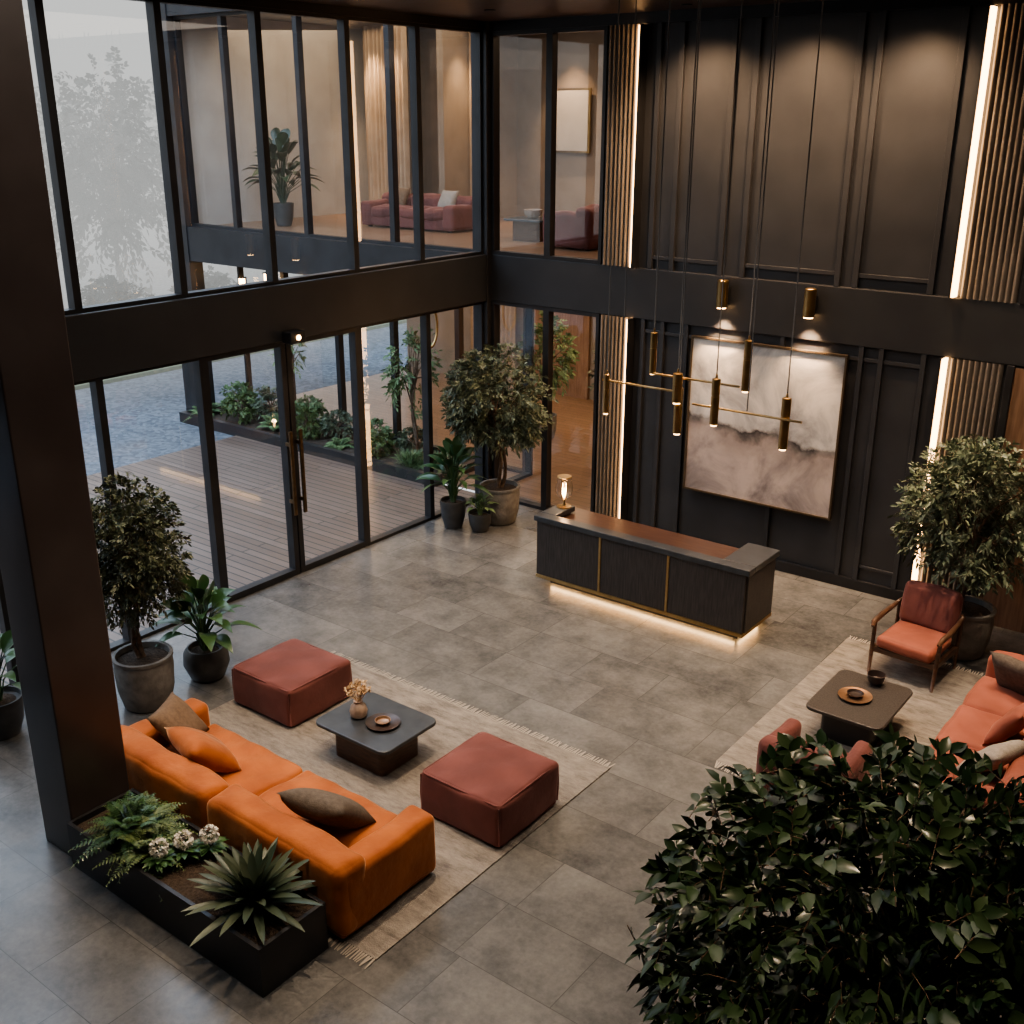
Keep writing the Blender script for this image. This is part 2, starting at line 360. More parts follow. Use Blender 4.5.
def tree(name,label,loc,potr,poth,cz,rx,rz,nl,ll,lw,lmat,potmat=CONC,seed=1,crownoff=(0,0),clusters=26,style=0,cat='potted tree',withpot=True,sp=.22,barkm=BARK,xmin=None,ymax=None,shell=.5,tw=8,tl=None,ntr=1,lim=1.18):
    rng=np.random.default_rng(seed)
    e=thing(name,label,cat,loc)
    if withpot: pot(e,potr,poth,potmat,style)
    z0=poth-.06 if withpot else 0
    R3=np.array([rx,rx,rz]); C=np.array([crownoff[0],crownoff[1],cz]); tl=tl or ll*tw*.28
    paths=[]; top=np.array([C[0]*.7,C[1]*.7,cz-rz*.35]); r0=.022+.016*rx; TR=[]
    for q in range(ntr):
        off=np.array([math.cos(q*2.1+seed),math.sin(q*2.1+seed),0])*(.14*rx if ntr>1 else 0)
        tr=[np.array([0,0,z0])+off*.3+(top+off-np.array([0,0,z0])-off*.3)*t+np.array([.04*math.sin(6*t+seed+q),.04*math.cos(5*t+seed+q),0])*(1 if 0<t<1 else .2) for t in np.linspace(0,1,7)]
        TR.append(tr); paths.append((tr,[r0*(1.25-.5*t)*(1 if ntr==1 else .75) for t in np.linspace(0,1,7)]))
    cc=rv(clusters,rng)*(shell+(.92-shell)*rng.random((clusters,1)))*R3+C
    for k,c in enumerate(cc):
        tr=TR[k%ntr]; s=tr[rng.integers(4,7)]; m=(s+c)/2+rng.normal(size=3)*.05*rx; m[2]+=.05*rz
        paths.append(([s,m,c],[r0*.5,r0*.3,r0*.13]))
    nt=nl//tw; per=max(1,nt//clusters); P=[];D=[];Nn=[];st=[]
    for c in cc:
        for _ in range(per):
            b=c+rng.normal(size=3)*R3*sp*.7; out=(b-C)/R3
            d=out/max(np.linalg.norm(out),.2)*.9+rng.normal(size=3)*.6; d[2]+=.15; d/=np.linalg.norm(d)
            L=tl*(.6+.7*rng.random())
            side=np.cross(d,rng.normal(size=3)); side/=np.linalg.norm(side); up=np.cross(side,d)
            if up[2]<0: up=-up
            end=b+d*L; q=np.linalg.norm((end-C)/R3)
            if q>lim: b=b-(end-C)*(1-lim/q)
            pts=[]
            for j in range(tw):
                t=(j+1)/tw; p=b+d*L*t+np.array([0,0,-.35*L*t*t]); pts.append(p)
                s=1 if j%2 else -1; dd=d*(.45+.6*t)+side*s*(1-.55*t)+rng.normal(size=3)*.18; dd[2]-=.15
                P.append(p);D.append(dd);Nn.append(up+rng.normal(size=3)*.3)
            st.append(([c*.0+b,pts[tw//2],pts[-1]],[ll*.03,ll*.024,ll*.012]))
    P=np.array(P);D=np.array(D);Nn=np.array(Nn)
    if ymax is not None:
        lm=ymax-loc[1]-ll*1.2; P[:,1]=np.where(P[:,1]>lm,lm-.12*rng.random(len(P)),P[:,1])
        st=[s for s in st if max(p[1] for p in s[0])<lm]
        paths=[s for s in paths if max(p[1] for p in s[0])<lm]
    if xmin is not None:
        lm=xmin-loc[0]+ll*1.2; P[:,0]=np.where(P[:,0]<lm,lm+.12*rng.random(len(P)),P[:,0])
        st=[s for s in st if min(p[0] for p in s[0])>lm]; paths=[s for s in paths if min(p[0] for p in s[0])>lm]
    tubes('trunk',paths,barkm,e,seg=7)
    if st:
        q=tubes('twig',st,barkm,e,seg=4); q['kind']='stuff'
    sc=.65+.6*rng.random(len(P))
    q=leaves('foliage',P,D,Nn,ll*sc,lw*sc,lmat,e,seg=3,droop=.25); q['kind']='stuff'
    return e
def broadleaf(name,label,loc,potr,poth,H,R,n,ll,lw,lmat,potmat,seed=1,style=1,stem=True):
    rng=np.random.default_rng(seed); e=thing(name,label,'potted plant',loc); pot(e,potr,poth,potmat,style)
    P=[];D=[];st=[]
    for i in range(n):
        a=i*2.399+rng.normal()*.2; t=(i+.5)/n; el=.25+1.15*t
        hd=R*(1-.75*t)*.5; z=poth+(H-poth)*(.25+.5*t)*(.8+.3*rng.random())
        p=np.array([hd*math.cos(a),hd*math.sin(a),z]); d=np.array([math.cos(a)*math.cos(el),math.sin(a)*math.cos(el),math.sin(el)*.9])
        P.append(p);D.append(d); st.append(([(0.02*math.cos(a),.02*math.sin(a),poth-.06),(hd*.4*math.cos(a),hd*.4*math.sin(a),poth+(z-poth)*.6),tuple(p)],[.009,.008,.006]))
    tubes('stem',st,lmat,e,seg=5)
    sc=.8+.35*rng.random(n)
    leaves('foliage',P,D,np.tile([0,0,1.],(n,1))+rng.normal(size=(n,3))*.2,ll*sc,lw*sc,lmat,e,seg=8,droop=.45,fold=.18)
    return e
def fern(name,label,loc,R,n,seed,mat=LF4,cat='fern',up=.9,lf=.075):
    rng=np.random.default_rng(seed); e=thing(name,label,cat,loc); st=[];P=[];D=[];L=[]
    for i in range(n):
        a=i*2.399+rng.normal()*.3; el=.35+up*rng.random(); ln=R*(.75+.4*rng.random()); pts=[]
        for t in np.linspace(0,1,15):
            x=ln*t*math.cos(el); z=ln*t*math.sin(el)*1.1-.55*ln*t*t
            pts.append(np.array([x*math.cos(a),x*math.sin(a),z]))
        st.append((pts[::2],.003)); side=np.array([-math.sin(a),math.cos(a),0])
        for k in range(2,15):
            fw=pts[k]-pts[k-1]; fw/=np.linalg.norm(fw); w=math.sin(math.pi*min(1,(k/14)**.7*.95+.03))
            for s in (-1,1):
                P.append(pts[k]);D.append(side*s+fw*.5);L.append(max(.015,lf*w*R/.45))
    tubes('frond_stem',st,mat,e,seg=4)
    L=np.array(L); q=leaves('frond',P,D,np.tile([0,0,1.],(len(P),1)),L,L*.3+.006,mat,e,seg=2,droop=.2); q['kind']='stuff'
    return e
def agave(name,label,loc,R,n,mat,seed=1,w=.075,cat='plant'):
    rng=np.random.default_rng(seed); e=thing(name,label,cat,loc); P=[];D=[];L=[]
    for i in range(n):
        a=i*2.399; t=i/n; el=.15+1.2*t
        P.append((.03*math.cos(a),.03*math.sin(a),.02+.05*t)); D.append((math.cos(a)*math.cos(el),math.sin(a)*math.cos(el),math.sin(el))); L.append(R*(1.1-.45*t)*(.9+.2*rng.random()))
    leaves('rosette',P,D,np.tile([0,0,1.],(n,1))+1e-3,L,w,mat,e,seg=7,droop=.12,shape=2,fold=.3)
    lathe('crown',[(.05,0),(.05,.04),(.02,.1)],mat,e,seg=10)
    return e
# ------------------------------------------------------------------ CAMERA
cx,cy,CH,yaw,pitch,roll,f=10.21139,-12.71648,5.6,2.22365,0.34657,0.00291,1090.92792
fw=Vector((math.cos(yaw)*math.cos(pitch),math.sin(yaw)*math.cos(pitch),-math.sin(pitch)))
r=Vector((math.sin(yaw),-math.cos(yaw),0)); u=r.cross(fw)
r,u=math.cos(roll)*r+math.sin(roll)*u,-math.sin(roll)*r+math.cos(roll)*u
cd=bpy.data.cameras.new('camera'); cam=bpy.data.objects.new('camera',cd); COL.objects.link(cam)
cd.sensor_width=36; cd.lens=36*f/1024; cd.clip_start=.05; cd.clip_end=300
m=Matrix((r,u,-fw)).transposed().to_4x4(); m.translation=Vector((cx,cy,CH)); cam.matrix_world=m; S.camera=cam
# ------------------------------------------------------------------ ROOM
ZB,ZT,ZC=3.07,3.74,6.83
XR,YF=11.6,-14.6
struct(boxes('floor',[(-.1,XR,YF,.1,-.12,0)],TILE))
struct(boxes('ceiling',[(-.2,XR+.2,YF-.2,.25,ZC,ZC+.15)],CEIL))
struct(boxes('wall_right',[(XR,XR+.2,YF-.2,.25,-.12,ZC)],CHAR))
struct(boxes('wall_front',[(-.2,XR,YF-.2,YF,-.12,ZC)],CHAR))
struct(boxes('wall_left_light_block',[(-.2,0,YF,-10.5,-.12,ZC)],CHAR))  # unseen wall added instead of more glazing, keeps daylight off the near-left floor
struct(boxes('wall_back',[(2.03,XR,0,.25,0,ZC)],CHAR))
struct(boxes('trim_1',[(-.16,XR,-.055,.25,ZB,ZT)],CHARB,bevel=.01))
struct(boxes('trim_2',[(-.14,.12,YF,-.1,ZB,ZT)],CHARB,bevel=.01))
struct(boxes('trim_3',[(-.14,.14,-.15,.15,0,ZC)],BLACK,bevel=.01))
struct(boxes('trim_4',[(.14,XR,-.07,0,ZC-.13,ZC)],BLACK))
struct(boxes('trim_5',[(-.08,.08,YF,-.15,ZC-.1,ZC)],BLACK))
tn=[6]
def trim(L,mat=CHAR,bevel=.006):
    o=struct(boxes('trim_%d'%tn[0],L,mat,bevel=bevel)); tn[0]+=1; return o
UP=[2.78,3.10,3.80,4.10,5.33,5.55,6.42]
for x in UP: trim([(x-.035,x+.035,-.05,0,ZT,ZC-.13)])
for x0,x1 in ((2.78,3.1),(4.1,5.33),(5.55,6.42),(3.1,3.8)):
    trim([(x0,x1,-.03,0,ZT+.12,ZT+.17)])
LO=[2.72,3.02,3.38,4.72,5.72,5.96,6.45]
for x in LO: trim([(x-.03,x+.03,-.05,0,.14,ZB)])
trim([(2.72,6.45,-.03,0,ZB-.18,ZB-.13)]); trim([(5.96,6.45,-.03,0,.3,.34)])
struct(boxes('baseboard_back',[(2.62,6.58,-.05,0,0,.14)],BLACK,bevel=.006))
def flute(x0,x1,z0,z1,n):
    V=[];F=[]; k=n*8+1
    for i in range(k):
        x=x0+(x1-x0)*i/(k-1); y=-.03-.05*abs(math.sin(math.pi*i/8))**.7
        V+=[(x,y,z0),(x,y,z1)]
    for i in range(k-1): F.append((2*i,2*i+2,2*i+3,2*i+1))
    o=mk('trim_%d'%tn[0],V,F,FLUTE); tn[0]+=1; return struct(o)
flute(2.05,2.50,ZT,ZC-.13,7); flute(2.05,2.48,.0,ZB,7)
flute(6.75,7.34,ZT,ZC-.13,9); flute(6.75,7.32,0,ZB,9)
flute(8.85,9.45,ZT,ZC-.13,9); flute(8.85,9.45,0,ZB,9)
def led(x,z0,z1,side):
    e=thing('led_strip_light','warm glowing vertical light strip beside fluted wood panel','light',(x,0,z0),group='vertical wall light strips')
    boxes('diffuser',[(-.02,.02,-.15,-.01,.01,z1-z0-.01)],LED,e)
    boxes('channel',[(-side*.021-.012,-side*.021+.012,-.17,.0,0,z1-z0)],BLACK,e)
led(2.56,ZT,ZC-.14,-1); led(2.545,.0,ZB,-1)
led(6.69,ZT,ZC-.14,1); led(6.69,0,ZB,1)
led(8.79,ZT,ZC-.14,1); led(8.79,0,ZB,1)
struct(boxes('door_3',[(7.44,8.7,-.045,0,0,ZB-.02)],WARMW,bevel=.005))
trim([(7.36,7.44,-.08,0,0,ZB)],BLACK); trim([(7.38,7.46,-.08,0,ZT,ZC-.13)],BLACK)
wn=[1]
def win_x(y0,y1,z0,z1,x=0,fr=.05,dep=.06,nm=None):
    L=[(x-dep,x+dep,y0,y0+fr,z0,z1),(x-dep,x+dep,y1-fr,y1,z0,z1),(x-dep,x+dep,y0+fr,y1-fr,z0,z0+fr),(x-dep,x+dep,y0+fr,y1-fr,z1-fr,z1)]
    o=boxes(nm or 'window_%d'%wn[0],L,BLACK)
    if not nm: wn[0]+=1
    struct(o)
    g=mk('window_glass',[(x,y0+fr,z0+fr),(x,y1-fr,z0+fr),(x,y1-fr,z1-fr),(x,y0+fr,z1-fr)],[(0,1,2,3)],GLASS,o)
    return o
def win_y(x0,x1,z0,z1,y=0,fr=.05,dep=.06,mat=BLACK,gl=GLASS):
    L=[(x0,x0+fr,y-dep,y+dep,z0,z1),(x1-fr,x1,y-dep,y+dep,z0,z1),(x0+fr,x1-fr,y-dep,y+dep,z0,z0+fr),(x0+fr,x1-fr,y-dep,y+dep,z1-fr,z1)]
    o=boxes('window_%d'%wn[0],L,mat); wn[0]+=1; struct(o)
    mk('window_glass',[(x0+fr,y,z0+fr),(x1-fr,y,z0+fr),(x1-fr,y,z1-fr),(x0+fr,y,z1-fr)],[(0,1,2,3)],gl,o)
    return o
ys=[-.15,-1.45,-2.70,-4.05,-5.34,-6.62,-7.9,-9.2,-10.5]
for a,b in zip(ys[:-1],ys[1:]): win_x(b,a,ZT,ZC-.1,fr=.042)
yl=[-.15,-1.37,-2.72]
for a,b in zip(yl[:-1],yl[1:]): win_x(b,a,0,ZB,fr=.042)
yl=[-5.20,-6.5,-7.85,-9.2,-10.5]
for a,b in zip(yl[:-1],yl[1:]): win_x(b,a,0,ZB,fr=.042)
for i,(a,b) in enumerate(((-3.96,-2.72),(-5.20,-3.98))):
    o=win_x(a,b,.01,ZB,fr=.075,nm='door_%d'%(i+1))
    hy=-3.89 if i==0 else -4.05
    h=boxes('door_handle',[(.12,.15,hy-.024,hy+.024,.85,1.95),(.04,.12,hy-.016,hy+.016,1.0,1.05),(.04,.12,hy-.016,hy+.016,1.75,1.80)],BRONZE,o,bevel=.006)
    h['label']='long flat vertical bronze pull handle'
for x0,x1 in ((.14,1.13),(1.13,2.03)):
    win_y(x0,x1,0,ZB); win_y(x0,x1,ZT,ZC-.13)
struct(boxes('wall_column',[(2.59,3.06,-9.06,-8.53,0,ZC)],COLM,bevel=.012))
# ------------------------------------------------------------------ WING
ZW=7.35
ZF=ZT-.08
struct(boxes('floor_wing_lower',[(-7.4,3.2,.25,6.2,-.1,.0)],WFLOOR))
struct(boxes('floor_wing_upper',[(-7.4,3.2,.25,6.2,ZB+.05,ZF)],WFLOOR))
struct(boxes('trim_60',[(-7.6,-.16,.12,.25,ZB,ZT-.05)],BLACK))
struct(boxes('ceiling_wing',[(-7.6,3.2,.25,6.4,ZW,ZW+.2)],CEIL))
struct(boxes('wall_wing_back',[(-7.4,3.2,6.2,6.4,0,ZW)],BEIGE))
struct(boxes('wall_wing_right',[(3.2,3.4,.25,6.4,0,ZW)],WARMW))
struct(boxes('wall_wing_left',[(-7.6,-7.4,.4,6.4,ZB,ZW)],PALE))
struct(boxes('wall_wing_divider',[(-4.3,-4.15,3.9,6.2,ZF,ZW)],BEIGE))
struct(boxes('trim_61',[(-7.75,-7.2,.10,.4,-.04,ZW+.2)],BLACK))
struct(boxes('trim_62',[(-7.65,-.16,.12,.25,ZW-.1,ZW+.2)],BLACK))
xs=[-7.2,-5.95,-4.1,-2.1,-.16]
for a,b in zip(xs[:-1],xs[1:]): win_y(a,b,ZT-.05,ZW-.1,y=.3,gl=GLASSW)
xs=[-7.2,-5.9,-4.5,-3.1,-1.6,-.16]
for a,b in zip(xs[:-1],xs[1:]): win_y(a,b,0,ZB,y=1.25,gl=GLASSW)
win_x(.3,1.25,0,ZB,x=-.1)
def curtain(x0,x1,y,z0,z1,lab,mat=CURT):
    V=[];F=[];k=int((x1-x0)*60)
    for i in range(k+1):
        x=x0+(x1-x0)*i/k; yy=y+.05*math.sin(i*.9)+.02*math.sin(i*.37)
        V+=[(x,yy,z0),(x,yy+.01,z1)]
    for i in range(k): F.append((2*i,2*i+2,2*i+3,2*i+1))
    tag(mk('curtain',V,F,mat,smooth=True),lab,'curtain','full height curtains')
for x0,x1,y,z0,z1 in ((-6.9,-6.2,4.6,ZF,ZW),(-5.7,-5.1,3.9,ZF,ZW),(-4.1,-3.5,4.6,ZF,ZW),(-1.0,-.3,5.5,ZF,ZW),(.2,1.4,5.9,ZF,ZW),(-1.8,-.6,5.9,0,ZB),(-5.2,-4.0,5.9,0,ZB)):
    curtain(x0,x1,y,z0,z1,'beige full-height pleated curtain lit warmly from above')
for k,(x0,x1,z0,z1) in enumerate(((-2.0,-1.2,ZF,ZW),(1.6,3.0,ZF,ZW),(-3.6,-2.2,0,ZB),(.0,1.6,0,ZB))):
    trim([(x0,x1,6.12,6.2,z0,z1)],WARMW)
# ------------------------------------------------------------------ OUTSIDE
struct(boxes('floor_gravel',[(-70,-5.9,-50,70,-.4,-.04)],GRAVEL))
struct(boxes('floor_deck',[(-5.9,-.12,-14.6,.0,-.2,-.02)],DECK))
e=thing('garden_bed','low dark garden bed filled with soil along the wing','garden bed',(-4.3,.5,-.04))
boxes('border',[(-3.3,3.35,-.68,-.58,0,.2),(-3.3,3.35,.58,.68,0,.2),(-3.3,-3.2,-.58,.58,0,.2),(3.25,3.35,-.58,.58,0,.2)],BLACK,e)
boxes('soil',[(-3.2,3.25,-.58,.58,0,.14)],SOIL,e)
g=boxes('grass_verge',[(-13.5,-11.6,-14,16,-.04,.04)],[LAWN]); tag(g,'strip of muted green grass beyond the gravel','grass'); g['kind']='stuff'
rng=np.random.default_rng(5)
for i in range(13):
    x=-7.2+i*.46+rng.normal()*.04; y=.45+(.22 if i%2 else -.2)+rng.normal()*.04
    t=i%4; s=1 if x<-4 else .75
    if t==0: fern('garden_fern','green garden fern in the dark planting bed',(x,y,.09),.52*s,26,100+i,LF6,'garden plant',lf=.11)
    elif t==1: tree('garden_shrub','rounded leafy green shrub in the planting bed',(x,y,.09),0,0,.36*s,.36*s,.28*s,1500,.06,.035,LF6,seed=200+i,withpot=False,cat='garden plant',clusters=18)
    elif t==2: tree('garden_shrub','low rounded green shrub in the planting bed',(x,y,.09),0,0,.30*s,.34*s,.24*s,1400,.055,.028,LF4,seed=200+i,withpot=False,cat='garden plant',clusters=18)
    else: tree('garden_shrub','rounded olive green shrub in the planting bed',(x,y,.09),0,0,.38*s,.34*s,.30*s,1400,.055,.03,LF1,seed=200+i,withpot=False,cat='garden plant',clusters=18)
tree('garden_tree','slender young tree in the planting bed outside',(-2.05,.55,.09),0,0,1.65,.42,.72,900,.09,.035,LF6,seed=31,withpot=False,cat='tree',ntr=2)
tree('garden_tree','slender young tree in the planting bed outside',(-5.1,.5,.09),0,0,1.55,.30,.5,450,.08,.035,LF6,seed=33,withpot=False,cat='tree')
def grass(loc,seed):
    rng=np.random.default_rng(seed);n=150;a=rng.random(n)*6.28;el=.7+.7*rng.random(n)
    P=np.stack([rng.normal(size=n)*.06,rng.normal(size=n)*.06,np.zeros(n)],1)
    D=np.stack([np.cos(a)*np.cos(el),np.sin(a)*np.cos(el),np.sin(el)],1)
    o=leaves('grass_clump',P,D,np.tile([0,0,1.],(n,1))+.01,.48,.018,LF6,seg=4,droop=.4,loc=loc)
    tag(o,'clump of thin green ornamental grass in bed','garden plant')
grass((-1.35,.35,.09),1); grass((-1.75,.15,.09),4)
for i,(x,y,h,w) in enumerate(((-19,6.2,7.4,1.9),(-26,6.6,9.2,2.8),(-24,14.5,9.0,3.2),(-17,.4,4.2,1.4))):
    tree('misty_tree','dark leafy tree fading into morning fog',(x,y,-.04),0,0,h*.58,w,h*.42,6500,.20,.11,MIST,seed=50+i,withpot=False,cat='tree',clusters=70,sp=.18,shell=.2,ntr=2,tl=.7)
for i in range(4):
    tree('misty_shrub','dark garden shrub at the foggy lawn edge',(-14.9,-2.4+i*2.9,-.04),0,0,.95,1.25,.95,2600,.14,.08,MIST,seed=80+i,withpot=False,cat='shrub',clusters=24,sp=.2,shell=.2,tl=.3,lim=1.02)
fg=boxes('fog',[(-69,-9.0,-49,69,-.03,13)],[]); fg['kind']='stuff'; tag(fg,'pale grey morning fog over the grounds','fog')
m=bpy.data.materials.new('fog_volume'); m.use_nodes=True; nt=m.node_tree; nt.nodes.clear()
o=N(nt,'ShaderNodeOutputMaterial'); ab=N(nt,'ShaderNodeVolumeAbsorption'); em=N(nt,'ShaderNodeEmission'); ad=N(nt,'ShaderNodeAddShader')
FD=.078; ab.inputs['Color'].default_value=(0,0,0,1); ab.inputs['Density'].default_value=FD
em.inputs['Color'].default_value=(.98,.97,.95,1); em.inputs['Strength'].default_value=FD*.54  # scattered daylight is put into the fog as its own emission
nt.links.new(ab.outputs[0],ad.inputs[0]); nt.links.new(em.outputs[0],ad.inputs[1]); nt.links.new(ad.outputs[0],o.inputs['Volume'])
fg.data.materials.append(m)
# ------------------------------------------------------------------ DESK
e=thing('reception_desk','long dark oak reception desk with brass strips and underglow','desk',(4.10,-1.97,0))
boxes('plinth',[(-1.30,1.32,-.24,.30,0,.10)],BLACK,e)
boxes('brass_base',[(-1.43,1.45,-.385,.385,.10,.14)],BRASS,e,bevel=.003)
for x0,x1 in ((-1.43,-.50),(-.47,.44),(.47,1.43)): boxes('front_panel',[(x0,x1,-.37,-.33,.14,.86)],DWOOD,e,bevel=.006)
for x0,x1 in ((-.50,-.47),(.44,.47)): boxes('brass_strip',[(x0,x1,-.378,-.33,.14,.87)],BRASS,e)
for x0,x1 in ((-1.43,-1.38),(1.05,1.45)): boxes('side_panel',[(x0,x1,-.33,.37,.14,.86)],DWOOD,e,bevel=.006)
boxes('carcass',[(-1.38,1.05,-.33,.30,.14,.72)],BLACK,e)
boxes('worktop',[(-1.38,1.10,-.20,.37,.80,.84)],RWOOD,e,bevel=.006)
boxes('counter_top',[(-1.46,1.48,-.40,-.24,.86,.93),(-1.46,-1.24,-.24,.20,.86,.93),(1.08,1.48,-.24,.40,.86,.93)],SLATE,e,bevel=.008)
boxes('light_strip',[(-1.28,1.30,-.262,-.245,.045,.085)],LEDD,e)
boxes('light_strip',[(1.325,1.34,-.22,.28,.045,.085)],LEDD,e)
e=thing('table_lamp','small brass and glass table lamp glowing on desk','lamp',(2.76,-1.88,.93))
lathe('base',[(.095,0),(.095,.012),(.03,.02),(.015,.05),(.015,.10),(.03,.11)],BRASS,e,seg=24)
lathe('glass_shade',[(.045,.11),(.10,.18),(.11,.27),(.09,.37),(.088,.40)],glassmat('lamp_glass',(.95,.88,.76),.12,.6),e,seg=24)
lathe('bulb',[(.008,.12),(.018,.16),(.018,.22),(.006,.255)],BULB,e,seg=16)
lathe('rim',[(.088,.395),(.094,.402),(.088,.412)],BRASS,e,seg=24)
# ------------------------------------------------------------------ PAINTING
e=thing('wall_painting','large square abstract grey, beige and mauve painting in thin frame','painting',(4.54,-.085,1.91))
boxes('canvas',[(-1.02,1.02,-.01,.02,-1.02,1.02)],PAINT,e)
boxes('frame',[(-1.045,-1.02,-.03,.025,-1.045,1.045),(1.02,1.045,-.03,.025,-1.045,1.045),(-1.02,1.02,-.03,.025,1.02,1.045),(-1.02,1.02,-.03,.025,-1.045,-1.02)],M('frame_bronze',(.10,.075,.05),rough=.45,metal=.5),e)
for x in (3.93,5.08):
    e=thing('wall_spotlight','small brass cylinder spotlight mounted on dark beam','light',(x,-.18,3.37),group='brass spotlights over the painting')
    boxes('mount',[(-.05,.05,.03,.12,.05,.25)],BLACK,e,bevel=.005)
    lathe('body',[(.055,.0),(.07,.0),(.07,.33),(.06,.34)],BRASS,e,seg=24)
    lathe('bulb',[(.055,-.012),(.055,.004)],BULB,e,seg=20)
# ------------------------------------------------------------------ PENDANT
py=-3.0
def pm(x,z): 
    k=1.0542; return 10.211+(x-10.211)*k, 5.6+(z-5.6)*k
e=thing('linear_chandelier','brass tube chandelier with horizontal bars on long thin cords','pendant light',(5.2,py,0))
T=[(4.37,2.96,.42,.032),(4.83,3.42,.42,.036),(5.18,3.14,.30,.05),(5.17,2.90,.48,.045),(5.64,3.09,.46,.042),(5.85,3.43,.50,.042),(6.31,2.97,.50,.045)]
for i,(x,z,h,rr) in enumerate(T):
    X,Z=pm(x,z); X-=5.2; yy=(0,.12,.0,.06,-.1,.1,0)[i]
    lathe('tube_shade',[(rr*.8,-h/2),(rr,-h/2),(rr,h*.12),(rr*.9,h*.125),(rr*.9,h*.15),(rr,h*.155),(rr,h/2),(rr*.3,h/2+.01),(.008,h/2+.05)],BRASS,e,seg=20,loc=(X,yy,Z))
    lathe('bulb',[(rr*.7,-h/2-.018),(rr*.75,-h/2-.012),(rr*.75,-h/2+.01)],BULBD,e,seg=16,loc=(X,yy,Z))
    tubes('cord',[([(X,yy,Z+h/2),(X,yy,ZC-.03)],.0065)],BLACK,e,seg=6)
for (x0,z0),(x1,z1),yy in (((4.32,3.10),(5.17,3.10),0),((4.81,3.22),(5.79,3.22),.1),((5.38,3.02),(6.49,3.02),-.05)):
    a=pm(x0,z0);b=pm(x1,z1)
    tubes('bar',[([(a[0]-5.2,yy,a[1]),(b[0]-5.2,yy,b[1])],.012)],BRASS,e,seg=8)
boxes('canopy',[(-.9,1.0,-.12,.14,ZC-.04,ZC)],BLACK,e)
for x,yy,zz in ((4.55,.0,2.995),(5.95,-.05,2.90)):
    X=pm(x,3)[0]-5.2
    tubes('cord',[([(X,yy,zz),(X,yy,ZC-.03)],.006)],BLACK,e,seg=6)
e=thing('door_light','small round entrance spotlight fixed on beam above doors','light',(.12,-3.95,3.12))
boxes('mount',[(0,.16,-.12,.12,-.07,.07)],BLACK,e,bevel=.01)
o=lathe('lens',[(.03,0),(.03,.012),(.02,.02)],BULB,e,seg=20); o.rotation_euler=(0,math.radians(90),0); o.location=(.16,0,0)
e=thing('ring_lamp','oval brass ring lamp fixed to outer face of beam','light',(-.14,-.95,3.2))
tubes('ring',[([( -.16,.17*math.cos(a),-.45+.3*math.sin(a)) for a in np.linspace(0,2*math.pi,24,endpoint=False)],.02)],BRASS,e,closed=True)
tubes('arm',[([(0,0,0),(-.16,0,0),(-.16,0,-.15)],.012)],BRASS,e)
for x,z in ((-6.95,2.45),(-6.2,2.6),(-4.6,2.4),(-2.6,2.4)):
    e=thing('wall_lantern','small glowing warm lantern on dark wing facade','light',(x,1.09,z),group='wing facade lanterns')
    boxes('body',[(-.07,.07,-.05,.05,0,.02),(-.07,.07,-.05,.05,.22,.24),(-.02,.02,.05,.10,.0,.24)],BLACK,e)
    boxes('lens',[(-.05,.05,-.035,.035,.02,.22)],BULB,e)
# ------------------------------------------------------------------ SOFAS
def sofa(name,label,loc,rot,L,Dp,mat,nseat=2,ah=.56,bh=.64,sh=.38,aw=.26,bd=.30,cat='sofa'):
    e=thing(name,label,cat,loc,rot); h=L/2
    softbox('base',-h+.02,h-.02,-Dp/2+.02,Dp/2-.02,.03,.22,mat,e,r=.03,puff=0)
    inner=h-aw; w=2*inner/nseat
    for i in range(nseat):
        softbox('seat_cushion',-inner+i*w+.003,-inner+(i+1)*w-.003,-Dp/2+bd-.02,Dp/2+.01,.20,sh,mat,e,r=.055,puff=.03,wr=.009)
    for s in (-1,1):
        a,b=(-h,-h+aw) if s<0 else (h-aw,h)
        softbox('armrest',a,b,-Dp/2+.05,Dp/2,.04,ah,mat,e,r=.06,puff=.012,wr=.006)
    if nseat==1:
        softbox('backrest',-h+.02,h-.02,-Dp/2,-Dp/2+bd,.05,bh,mat,e,r=.07,puff=.02)
    else:
        w=L/nseat
        for i in range(nseat):
            softbox('backrest',-h+i*w+.004,-h+(i+1)*w-.004,-Dp/2,-Dp/2+bd,.05,bh,mat,e,r=.07,puff=.03,wr=.009)
    for i in range(nseat):
        w=2*inner/nseat
        tubes('piping',[(rloop(-inner+i*w+.015,-inner+(i+1)*w-.015,-Dp/2+bd,Dp/2-.005,sh-.035,.05),.007)],mat,e,seg=6,closed=True)
    for sx in (-1,1):
        for sy in (-1,1):
            boxes('foot',[(sx*(h-.15)-.03,sx*(h-.15)+.03,sy*(Dp/2-.12)-.03,sy*(Dp/2-.12)+.03,0,.05)],BLACK,e)
    return e
sofa('sofa','orange velvet two-seat sofa with low back on rug',(3.95,-7.94,.013),0,3.0,1.04,ORANGE)
sofa('sofa','coral velvet sofa with scattered cushions on rug',(8.56,-3.25,.013),math.pi/2,2.8,1.0,CORAL,nseat=3)
sofa('tub_armchair','rust velvet upholstered armchair beside dark low table',(7.36,-4.72,.013),0,.80,.70,RUST,nseat=1,aw=.15,bd=.18,cat='armchair')
